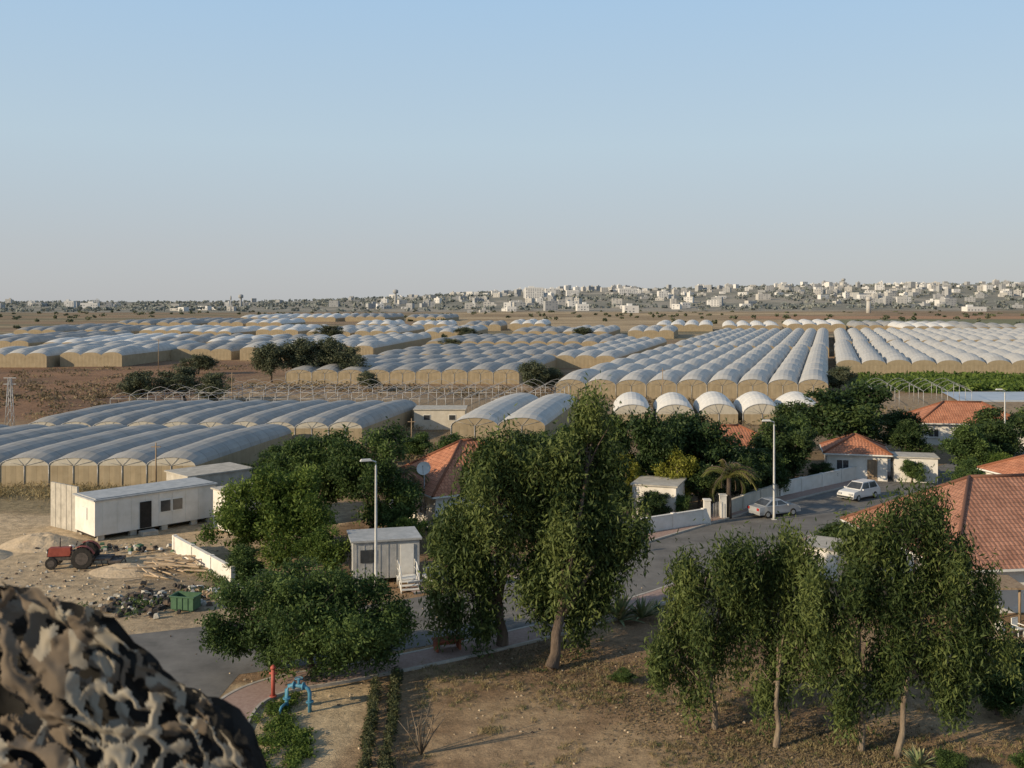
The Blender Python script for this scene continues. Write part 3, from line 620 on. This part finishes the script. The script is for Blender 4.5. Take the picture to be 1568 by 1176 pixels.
tree('acacia_tree',(-9.6,48.0),[(0,0,3.1,3.3,3,2.0),(-2.8,0,2.7,1.9,2,1.6),(3.1,0,2.9,1.8,2,1.7),(-1.2,0,4.5,1.6,1.8,1.0),(1.5,0,4.2,1.6,1.8,1.1),(.2,-.4,1.3,2.6,2,.9),(-3.9,0,2.2,1,1.2,1.0),(4.1,0,2.3,.9,1.1,1.1),(0,-1.5,2.6,2,1.4,1.4)],62000,.19,.3,.4,ACA,BARKD,.16,24,30,.2,1.0,sub=13,fmax=1.12)
tree('leafy_tree',(-15.8,69.5),[(-1.6,0,3.6,3,2.8,2.2),(1.6,0,3.3,2.6,2.4,2.2),(0,0,5.2,2.4,2.4,1.3),(-3.6,0,2.4,1.6,1.6,1.4),(.5,-1.5,1.6,2.6,2,1.2)],34000,.25,.3,.4,LIM,BARKD,.18,25,30,.24,sub=12,fmax=1.12)
tree('leafy_tree',(-10.6,76),[(0,0,4,2.9,2.7,2.8),(.8,0,6.6,1.9,2,1.5),(-1.6,0,6,1.8,2,1.3),(1.8,0,3,2,2,1.8)],24000,.27,.3,.42,ACA,BARKD,.2,26,30,.26,sub=12,fmax=1.1)
tree('leafy_tree',(-15.5,80),[(0,0,4,2.8,2.7,2.2),(1.4,0,5.6,2,2,1.5),(-1.6,0,5,1.8,2,1.2)],16000,.29,.3,.42,ACA,BARKD,.2,27,30,.28,sub=12,fmax=1.1)
def variant(seed,lm,n=9000,size=.34):
    rng=np.random.RandomState(seed); lobes=[]
    for k in range(8):
        a_=rng.uniform(0,6.28); r_=rng.uniform(.4,2.1); z=rng.uniform(2.2,5.6); s=rng.uniform(1.2,2.0)*(1.15-z/14); lobes.append((r_*math.cos(a_),r_*math.sin(a_),z,s,s,s*.85))
    lobes.append((0,0,3.8,2.2,2.2,2.2)); lobes.append((rng.uniform(-1,1),0,5.8,1.2,1.2,1.0))
    V,t,C_=crown(lobes,n,size,.3,.45,rng,30,.25,1.0,.3,10,1.05)
    mb=MB(); trunkmesh(mb,lobes,C_,.18,rng); return leaf_mesh('crown_mesh',V,t,lm),mb
VAR={}
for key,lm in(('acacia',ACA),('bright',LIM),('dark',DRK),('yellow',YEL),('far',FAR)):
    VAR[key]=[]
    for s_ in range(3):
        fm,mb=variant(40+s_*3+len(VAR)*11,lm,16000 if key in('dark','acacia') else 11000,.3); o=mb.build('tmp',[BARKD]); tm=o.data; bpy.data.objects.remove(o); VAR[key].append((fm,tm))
def gt(x,y,h,w,key,name='garden_tree'):
    fm,tm=VAR[key][random.randrange(3)]; e=empty(name,(x,y,0),random.uniform(0,6.28)); e.scale=(w/6.4,w/6.4,h/6.8)
    for nm,m_ in(('foliage',fm),('trunk_and_limbs',tm)): o=bpy.data.objects.new(nm,m_); COL.objects.link(o); o.parent=e
for t in [(12.5,89,8.2,7,'dark'),(17,92,7.6,8,'dark'),(9.0,91,7.8,5.5,'acacia'),(21.3,91,4.6,6,'dark'),(26,97,6.6,7,'dark'),(28,100,6.5,5.5,'acacia'),(38.8,113,8.6,11,'dark'),
 (14.2,86,5.0,4.5,'yellow'),(10.0,87,4.6,4,'yellow'),(16,86,4.0,5,'dark'),(45,99,5.8,5.5,'acacia'),(42.6,109,5,5,'dark'),(50,103,5.6,6,'dark'),(54,112,6,7,'dark'),(47.5,96,3.5,4,'bright'),(30.5,98.5,2.0,3,'dark'),
 (39,98,2.4,3,'acacia'),(41.8,92,3.4,3.6,'acacia'),(20,88,4.2,4.5,'dark'),(23.5,92,4,4.5,'acacia'),(6,82,4.6,4,'acacia'),(8.2,80,3.6,3.6,'dark'),(11.2,80.8,2.6,3.0,'dark'),(13.6,82,2.2,2.4,'acacia'),
 (-7.5,71.5,2.4,3.5,'bright'),(-4,74,2.2,4.0,'dark'),(-12,64.8,3.4,4,'bright'),(-19,72,3.2,4.5,'bright'),(-17,63.5,2.4,3,'acacia'),(2,74,4,4,'acacia'),(-20,84,4,6,'acacia'),
 (-24,102,3,4.5,'acacia'),(-22,106,3.4,4.5,'dark'),(-10.5,112,3.2,4.6,'acacia'),(-6,104,4,6,'acacia'),(1,100,5,6,'dark'),(5,105,4.6,6,'acacia'),(33,118,6,8,'dark'),(46,118,5,7,'dark'),(62,116,6,8,'acacia'),(70,125,6,9,'dark'),
 (22.5,69,2.8,4,'dark'),(26,73,2.6,4.5,'acacia'),(34,77,3.6,5,'dark'),(38,83,4.0,5,'acacia'),(40,78,4,5,'dark'),(20,58.5,2.0,3.0,'acacia'),(23,57,1.6,2.4,'dark'),(30,50,3.4,3.5,'acacia')]: gt(*t)
for t in [(21,43.5,2.4,3,'acacia'),(23.4,45,2.8,3.4,'dark'),(22,40.5,1.7,2.6,'acacia'),(5.2,47.0,.7,1.3,'acacia'),(19.5,37.5,1.2,2,'acacia'),(16.5,38.0,.9,1.6,'acacia'),(-27,101,1.5,3,'far'),(-14,109,1.4,3,'far'),(-31,93,1.2,3,'far'),(15,60,1.3,2,'dark')]: gt(*t,name='shrub')
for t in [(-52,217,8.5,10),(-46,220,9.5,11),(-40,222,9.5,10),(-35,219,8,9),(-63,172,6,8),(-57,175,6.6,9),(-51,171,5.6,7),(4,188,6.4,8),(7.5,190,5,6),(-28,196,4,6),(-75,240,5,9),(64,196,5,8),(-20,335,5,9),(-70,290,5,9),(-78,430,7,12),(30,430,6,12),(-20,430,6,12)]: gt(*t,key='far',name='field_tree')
PALM=leafmat('palm_leaflet',(.09,.11,.03),(.16,.18,.05),(.28,.24,.09),.3)
def palm(x,y,h,seed):
    rg=np.random.RandomState(seed); e=empty('palm_tree',(x,y,0)); mb=MB(); mb.tube([(0,0,0),(.05,0,h*.3),(0,0,h*.6),(0,0,h)],[.26,.2,.18,.2],10); V=[];T=[]
    for k in range(34):
        a_=rg.uniform(0,6.28); el0=rg.uniform(-.2,1.35); Ln=rg.uniform(2.2,3.0); p=Vector((0,0,h)); pts=[p.copy()]; ee=el0; d=Vector((math.cos(a_),math.sin(a_),0)); sd=np.array((-math.sin(a_),math.cos(a_),0)); ti=rg.uniform(.1,.9)
        for j in range(9):
            p=p+(d*math.cos(ee)+Vector((0,0,math.sin(ee))))*Ln/9; ee-=.2; pts.append(p.copy())
            for q in(.0,.5):
                for sg in(-1,1):
                    b0=np.array(pts[-2].lerp(p,q)); tip=b0+sd*sg*.5*(1-.06*j)+np.array(d)*.22+np.array((0,0,-.22)); w=np.array(d)*.045
                    V+= [b0-w,(b0+tip)/2-w,tip,(b0+tip)/2+w]; T.append(ti)
        mb.tube(pts,[.03]*len(pts),4,0,cap=False)
    mb.build('trunk_and_midribs',[BARKD],e); o=bpy.data.objects.new('fronds',leaf_mesh('fronds',np.array(V),np.array(T),PALM)); COL.objects.link(o); o.parent=e
palm(17.8,82.5,3.6,1); palm(-9.0,80,4.2,2)
def treemass(name,pts,lm,size,nl=26,asp=.8):
    rng=np.random.RandomState(9); P=[];T=[]
    for (x,y,z,w,h) in pts:
        u=rng.normal(size=(nl,3)); u/=np.linalg.norm(u,axis=1)[:,None]; u*=rng.uniform(.4,1,nl)[:,None]
        P.append(np.stack([x+u[:,0]*w/2,y+u[:,1]*w/2,z+h/2+u[:,2]*h/2],-1)); T.append(np.full(nl,rng.uniform(.1,.9))+rng.normal(size=nl)*.15)
    P=np.concatenate(P);T=np.concatenate(T); o=bpy.data.objects.new(name,leaf_mesh(name,leaf_arrays(P,size,0,asp,rng),T,lm)); COL.objects.link(o)
rr=random.Random(3); pts=[]
for k in range(520):
    y=rr.uniform(420,1350); r_=rr.uniform(-.56,.56); x=r_*y
    if rr.random()<.7 and float(fb(np.array(x/90),np.array(y/90)))<.52: continue
    if 440<y<720 and -.42<r_<.45 and rr.random()<.95: continue
    pts.append((x,y,0,rr.uniform(3,8),rr.uniform(1.5,4)))
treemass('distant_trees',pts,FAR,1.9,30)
pts=[]
for k in range(2900):
    y=rr.uniform(1350,3000); r_=rr.uniform(-.56,.56); x=r_*y; h=rr.uniform(2.5,7)
    if float(fb(np.array(x/150),np.array(y/100)))<.5 and rr.random()<.8: continue
    pts.append((x,y,float(H(x,y)),rr.uniform(5,18),h))
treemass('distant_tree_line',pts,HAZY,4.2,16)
# ------------------------------------------------------------ town
T1=mat('town_white',(.58,.575,.56),(.66,.65,.63),.02,.9); T2=mat('town_cream',(.41,.405,.385),(.49,.475,.45),.02,.9); T3=mat('town_haze_grey',(.3,.31,.315),(.36,.365,.37),.02,.9); T4=mat('town_window_hazed',(.19,.2,.22),(.23,.24,.26),1,.6)  # town colours greyed and low in contrast: painted distance haze
mb=MB(); cl=[(rr.uniform(-.02,.55),rr.uniform(1400,2700)) for _ in range(26)]
def tb(x,y,w,d,h,mi,rot):
    z=float(H(x,y)); mb.box((x,y,z+h/2-.5),(w,d,h+1),mi,rot)
    if rr.random()<.5: mb.box((x+rr.uniform(-w/4,w/4),y,z+h+1.3),(w*.3,d*.3,2.6),mi,rot)
    cr,sr=math.cos(rot),math.sin(rot); nf=max(1,int(h/3.2))
    for f_ in range(nf):
        for k in range(max(1,int(w/4))):
            lx=-w/2+(k+.5)*w/max(1,int(w/4)); ly=-d/2-.06
            if rr.random()<.8: mb.box((x+lx*cr-ly*sr,y+lx*sr+ly*cr,z+1.8+f_*3.2),(1.8,.1,1.6),3,rot)
for k in range(430):
    if rr.random()<.5: c_=rr.choice(cl); r_=c_[0]+rr.gauss(0,.02); y=c_[1]+rr.gauss(0,110)
    else: r_=rr.uniform(-.12,.56) if rr.random()<.8 else rr.uniform(-.52,0); y=rr.uniform(1400,2900)
    h=rr.choice([3.5,4,4,6.5,7,9,10,12])*(1.1 if r_>0 else .9) ; tb(r_*y,y,rr.uniform(7,18),rr.uniform(8,14),h,rr.choice([0,0,1,1,2,2,2]),rr.uniform(-.5,.5))
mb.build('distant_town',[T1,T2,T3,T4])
def town_block(name,u,Y,w,h,mi):
    global mb
    mb=MB(); x=u*Y; tb(x,Y,w,14,h,mi,.1); mb.build(name,[T1,T2,T3,T4])
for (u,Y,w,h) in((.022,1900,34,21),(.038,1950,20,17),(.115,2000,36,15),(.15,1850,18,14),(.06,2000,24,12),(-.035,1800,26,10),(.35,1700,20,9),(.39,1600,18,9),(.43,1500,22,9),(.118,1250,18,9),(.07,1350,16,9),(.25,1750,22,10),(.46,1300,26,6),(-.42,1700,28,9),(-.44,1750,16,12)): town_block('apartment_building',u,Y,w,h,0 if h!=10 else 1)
def towr(name,u,Y,h,r_,m_,top=True):
    m2=MB(); m2.tube([(0,0,-1),(0,0,h*.75)],[r_,r_*.8],10); 
    m2.tube([(0,0,h*.75),(0,0,h*.78),(0,0,h*.95),(0,0,h)],[r_*.8,r_*(1.9 if top else 1.2),r_*(1.9 if top else 1.),r_*.6],12); m2.build(name,[m_],loc=(u*Y,Y,float(H(u*Y,Y))))
towr('water_tower',-.116,1700,28,2.4,T3); towr('water_tower',-.27,1500,24,2.0,T3); towr('minaret',.355,1230,20,3.0,T2,False); towr('minaret',-.28,1400,22,1,T3,False); towr('water_tower',.33,2300,22,2.4,T3)
# ------------------------------------------------------------ plants near
AG=mat('agave_leaf',(.14,.18,.08),(.24,.28,.14),3,.6); AG2=mat('agave_leaf_dry',(.3,.26,.12),(.42,.36,.2),3,.7)
def agave(x,y,s,seed,n=46):
    rg=random.Random(seed); mb=MB()
    for k in range(n):
        a_=rg.uniform(0,6.28); el=rg.uniform(.25,1.45); Ln=s*rg.uniform(.75,1.1); w=s*.075; d=Vector((math.cos(a_),math.sin(a_),0)); sd=Vector((-d.y,d.x,0)); pr=None; mi=1 if rg.random()<.25 else 0
        for j in range(6):
            t=j/5; p=d*(Ln*t*math.cos(el)*(1+.15*t))+Vector((0,0,.05+Ln*(math.sin(el)*t-.18*t*t*math.cos(el)))); ww=w*(1-t)**.6*(.8+.8*t*(1-t)*2); cur=(p-sd*ww+Vector((0,0,ww*.4)),p,p+sd*ww+Vector((0,0,ww*.4)))
            if pr: mb.face([pr[0],pr[1],cur[1],cur[0]],mi); mb.face([pr[1],pr[2],cur[2],cur[1]],mi)
            pr=cur
    mb.build('agave_plant',[AG,AG2],loc=(x,y,0))
agave(6.0,56.2,1.7,1); agave(7.3,56.4,1.5,2); agave(15.6,38.5,.9,3); agave(8.2,57.4,.8,6)
def patch(name,pts,lm,n,size,h,droop=0,asp=.4,seed=1,clumps=40,sig=.3):
    rng=np.random.RandomState(seed); P=np.array(pts,float); k=rng.randint(0,len(P)-1,clumps); t=rng.uniform(size=clumps)[:,None]
    C_=P[k]*(1-t)+P[k+1]*t; C_=C_+rng.normal(size=(clumps,2))*sig; idx=rng.randint(0,clumps,n)
    Q=np.zeros((n,3)); Q[:,:2]=C_[idx]+rng.normal(size=(n,2))*min(sig*.6,.9); Q[:,2]=rng.uniform(.02,h,n); T=(rng.uniform(.1,.9,clumps))[idx]+rng.normal(size=n)*.12
    o=bpy.data.objects.new(name,leaf_mesh(name,leaf_arrays(Q,size,droop,asp,rng),T,lm)); COL.objects.link(o)
patch('clipped_hedge',[(-6.3,46.5),(-5.9,42),(-5.6,38),(-5.3,33)],HDG,9000,.12,.6,seed=2,clumps=160,sig=.1)
patch('clipped_hedge',[(-5.5,47.6),(-5.1,43),(-4.8,38),(-4.4,33)],HDG,9000,.12,.6,seed=3,clumps=160,sig=.1)
patch('ground_cover_plants',[(-9.9,45.5),(-10.3,43.2),(-9.4,41.5),(-8.6,40.5),(-8.2,39)],LIM,8000,.13,.25,seed=4,clumps=60,sig=.28)
patch('ground_cover_plants',[(-10.2,41.6),(-9.6,39),(-8.8,36.5),(-7.6,36)],LIM,5000,.13,.25,seed=5,clumps=50,sig=.28)
patch('rough_grass',[(-75,92),(-50,93),(-30,92),(-22,90)],DRYG,16000,.5,.6,-1,.12,6,260,1.4)
patch('rough_grass',[(-23,58),(-17,62),(-20,66)],ACA,1800,.3,.35,-1,.2,8,30,.7)
patch('crop_rows',[(74,200),(145,204),(80,212),(150,218),(84,226)],LIM,26000,.9,1.3,0,.5,9,700,4.0)
patch('field_scrub',[(-110,215),(-60,190),(-100,180),(-62,160),(-120,250),(-70,270),(-110,150),(-70,200)],SCR,7000,.6,.6,0,.4,10,330,9.0)
patch('field_scrub',[(-20,100),(-15,116),(0,112),(12,125),(30,135),(60,150),(20,175),(-20,200),(-55,205),(70,160)],SCR,10000,.5,.8,0,.5,11,420,4.0)
patch('field_scrub',[(-60,118),(-30,118),(-20,110),(-23,121),(-16,135),(-10,150),(-45,150),(-70,150)],DRYG,8000,.5,.7,-1,.15,12,300,1.6)
def grass(name,n,cx,cy,sx,sy,lm,size,seed):
    rng=np.random.RandomState(seed); nc=n//14; c_=np.stack([cx+rng.uniform(-sx,sx,nc),cy+rng.uniform(-sy,sy,nc)],-1); keep=fb(c_[:,0]/2.5,c_[:,1]/2.5)>.47
    c_=c_[keep]; c_=c_[~((c_[:,0]<-4.5)&(c_[:,1]>37))]; Q=np.zeros((len(c_)*14,3)); Q[:,:2]=np.repeat(c_,14,0)+rng.normal(size=(len(c_)*14,2))*.09; Q[:,2]=size*.35
    o=bpy.data.objects.new(name,leaf_mesh(name,leaf_arrays(Q,size,-1.2,.1,rng),rng.uniform(size=len(Q)),lm)); COL.objects.link(o)
grass('dry_grass',40000,9,43,14,7,DRYG,.2,1)
grass('green_weeds',12000,10,42,14,7,ACA,.18,5)
patch('fallen_leaf_litter',[(0,51),(3,48),(8.5,42),(11,40),(14,40),(16,39.5)],SCR,16000,.13,.04,0,.4,14,200,1.8)
mb=MB(); rg=random.Random(2)
for k in range(9):
    a_=rg.uniform(0,6.28); p=Vector((-3.6,39.7,0)); q=p+Vector((math.cos(a_)*.5,math.sin(a_)*.4,rg.uniform(.8,1.4))); r2=q+Vector((math.cos(a_)*.5,math.sin(a_)*.3,rg.uniform(.3,1.0)))
    mb.tube([p,q,r2],[.04,.025,.008],5); mb.tube([q,q+Vector((rg.uniform(-.5,.5),rg.uniform(-.3,.3),.6))],[.018,.006],4)
mb.build('bare_bush',[BARK])
# ------------------------------------------------------------ camouflage net draped over the tower parapet: leaf-cut cloth sheets
OX=np.array([-1.9,-1.3,-.95,-.765,-.70,-.66,-.62,-.55,-.47,-.42,-.395,-.375,-.36]); OZ=np.array([17.76,17.66,17.59,17.545,17.525,17.51,17.46,17.40,17.36,17.29,17.2,17.0,16.6])
def netsheet(name,seed,thr,ybase,drop,mats,camo,holes=True,cell=.0032,amp=.04,back=False):
    X0=np.arange(-1.35,-.355,cell); T0=np.arange(0,.85,cell); XX,TT=np.meshgrid(X0,T0)
    top=np.interp(XX,OX,OZ)-drop+(0 if back else 1)*.03*(fb(XX*34+seed,XX*0+seed)-.5)
    ZZ=top-TT; a_=.7; U=XX*math.cos(a_)-ZZ*math.sin(a_); V=XX*math.sin(a_)+ZZ*math.cos(a_)
    wU=U*15+1.6*fb(U*17+seed,V*17); wV=V*34+2.6*fb(U*15+7,V*15+seed)
    ra=vnoise(wU+seed*3,wV+seed*5); rb=vnoise(wU*.8+50,wV*.8+seed)
    n_=np.minimum(np.abs(ra-.5)*-1+.5, .5-np.abs(rb-.5))   # ridged: curling bands of cloth with leaf-shaped gaps between
    n_=np.maximum(.5-np.abs(ra-.5),.5-np.abs(rb-.5))
    YY=ybase-TT*.16+amp*1.6*(fb(U*7+seed,V*11)-.5)-.055*(n_-.4)+.03*(vnoise(wU*.6+31,wV*.6)-.5)
    nyy,nxx=XX.shape; I=np.arange(nyy*nxx).reshape(nyy,nxx); F=np.stack([I[:-1,:-1],I[:-1,1:],I[1:,1:],I[1:,:-1]],-1)
    keep=(n_[:-1,:-1]>thr) if holes else np.ones((nyy-1,nxx-1),bool)
    cm=fb(U*12+seed*2,V*12+3)[:-1,:-1]; mi=np.zeros(cm.shape,int); mi[cm<camo[0]]=1; mi[cm<camo[1]]=2
    lf=XX[:-1,:-1]; mi[(lf<-.68)&(cm<camo[0]+.2)&(mi==0)]=1
    F=F[keep]; mi=mi[keep]; me=bpy.data.meshes.new(name); me.from_pydata(np.stack([XX,YY,ZZ],-1).reshape(-1,3).tolist(),[],F.tolist()); me.update()
    for m_ in mats: me.materials.append(m_)
    me.polygons.foreach_set('material_index',mi.astype(np.int32).ravel()); me.polygons.foreach_set('use_smooth',np.ones(len(F),bool))
    return me
CN=[mat('net_tan_cloth',(.25,.225,.18),(.33,.3,.245),9,.95,detail=3),mat('net_brown_cloth',(.12,.095,.07),(.18,.145,.11),9,.95,detail=3),mat('net_black_cloth',(.012,.012,.012),(.03,.028,.025),12,.9)]
e=empty('camouflage_net')
for nm,me_ in (('front_cloth',netsheet('front_cloth',2,.385,1.55,.0,CN,(.34,.2))),('middle_cloth',netsheet('middle_cloth',5,.40,1.61,.012,CN,(.5,.34))),('backing_net',netsheet('backing_net',9,.2,1.68,.045,[CN[2]]*3,(0,0),False,.012,.01,True))):
    o=bpy.data.objects.new(nm,me_); COL.objects.link(o); o.parent=e
mb=MB(); mb.box((-1.2,1.95,16.1),(1.6,.2,.9)); mb.tube([(-2.2,1.8,17.0),(-.45,1.8,16.75)],.03,8)
for x in(-2,-1.2,-.5): mb.tube([(x,1.84,15.6),(x,1.84,16.8)],.03,8)
mb.build('tower_parapet',[CONC])
# ------------------------------------------------------------ light, sky, camera
sx,sy=-.88,-.47; el=math.radians(20)
sun=bpy.data.lights.new('sun','SUN'); sun.energy=5.0; sun.angle=math.radians(.5); sun.color=(1,.81,.56)
so=bpy.data.objects.new('sun',sun); COL.objects.link(so); h_=math.hypot(sx,sy)
dv=Vector((-sx/h_*math.cos(el),-sy/h_*math.cos(el),-math.sin(el))); so.rotation_euler=dv.to_track_quat('-Z','Y').to_euler(); so.location=(-40,-20,60)
w=bpy.data.worlds.new('World'); sc.world=w; w.use_nodes=True; nt=w.node_tree; bg=nt.nodes['Background']; bg.inputs[1].default_value=.12
sk=nt.nodes.new('ShaderNodeTexSky'); sk.sky_type='NISHITA'; sk.sun_disc=False; sk.sun_elevation=el; sk.sun_rotation=math.atan2(sx,sy)%(2*math.pi); sk.air_density=1.0; sk.dust_density=.6; sk.ozone_density=1.5; sk.altitude=50
tc=nt.nodes.new('ShaderNodeTexCoord'); sp=nt.nodes.new('ShaderNodeSeparateXYZ'); nt.links.new(tc.outputs['Generated'],sp.inputs[0])
rp=nt.nodes.new('ShaderNodeValToRGB'); nt.links.new(sp.outputs['Z'],rp.inputs[0]); E=rp.color_ramp.elements
def hz(e,c): e.color=(*c,1)
E[0].position=0; hz(E[0],(.485,.5,.52)); E[1].position=1; hz(E[1],(.15,.22,.34))
for p,c in((.05,(.495,.53,.57)),(.15,(.5,.62,.71)),(.30,(.4,.59,.8)),(.5,(.24,.35,.5))): hz(E.new(p),c)
vm=nt.nodes.new('ShaderNodeVectorMath'); vm.operation='SCALE'; vm.inputs['Scale'].default_value=1/.12; nt.links.new(rp.outputs[0],vm.inputs[0])
mx=nt.nodes.new('ShaderNodeMix'); mx.data_type='RGBA'; mx.inputs[0].default_value=.9; nt.links.new(sk.outputs[0],mx.inputs[6]); nt.links.new(vm.outputs[0],mx.inputs[7])
nt.links.new(mx.outputs[2],bg.inputs[0])
cam=bpy.data.cameras.new('camera'); co=bpy.data.objects.new('camera',cam); COL.objects.link(co); co.location=(0,0,18); co.rotation_euler=(math.radians(90),0,0)
cam.sensor_width=36; cam.lens=35.31; cam.shift_y=-130/1568; cam.clip_start=.05; cam.clip_end=30000
cam.dof.use_dof=True; cam.dof.focus_distance=90; cam.dof.aperture_fstop=8.0
sc.camera=co
sc.view_settings.view_transform='Standard'; sc.view_settings.look='None'; sc.view_settings.exposure=0
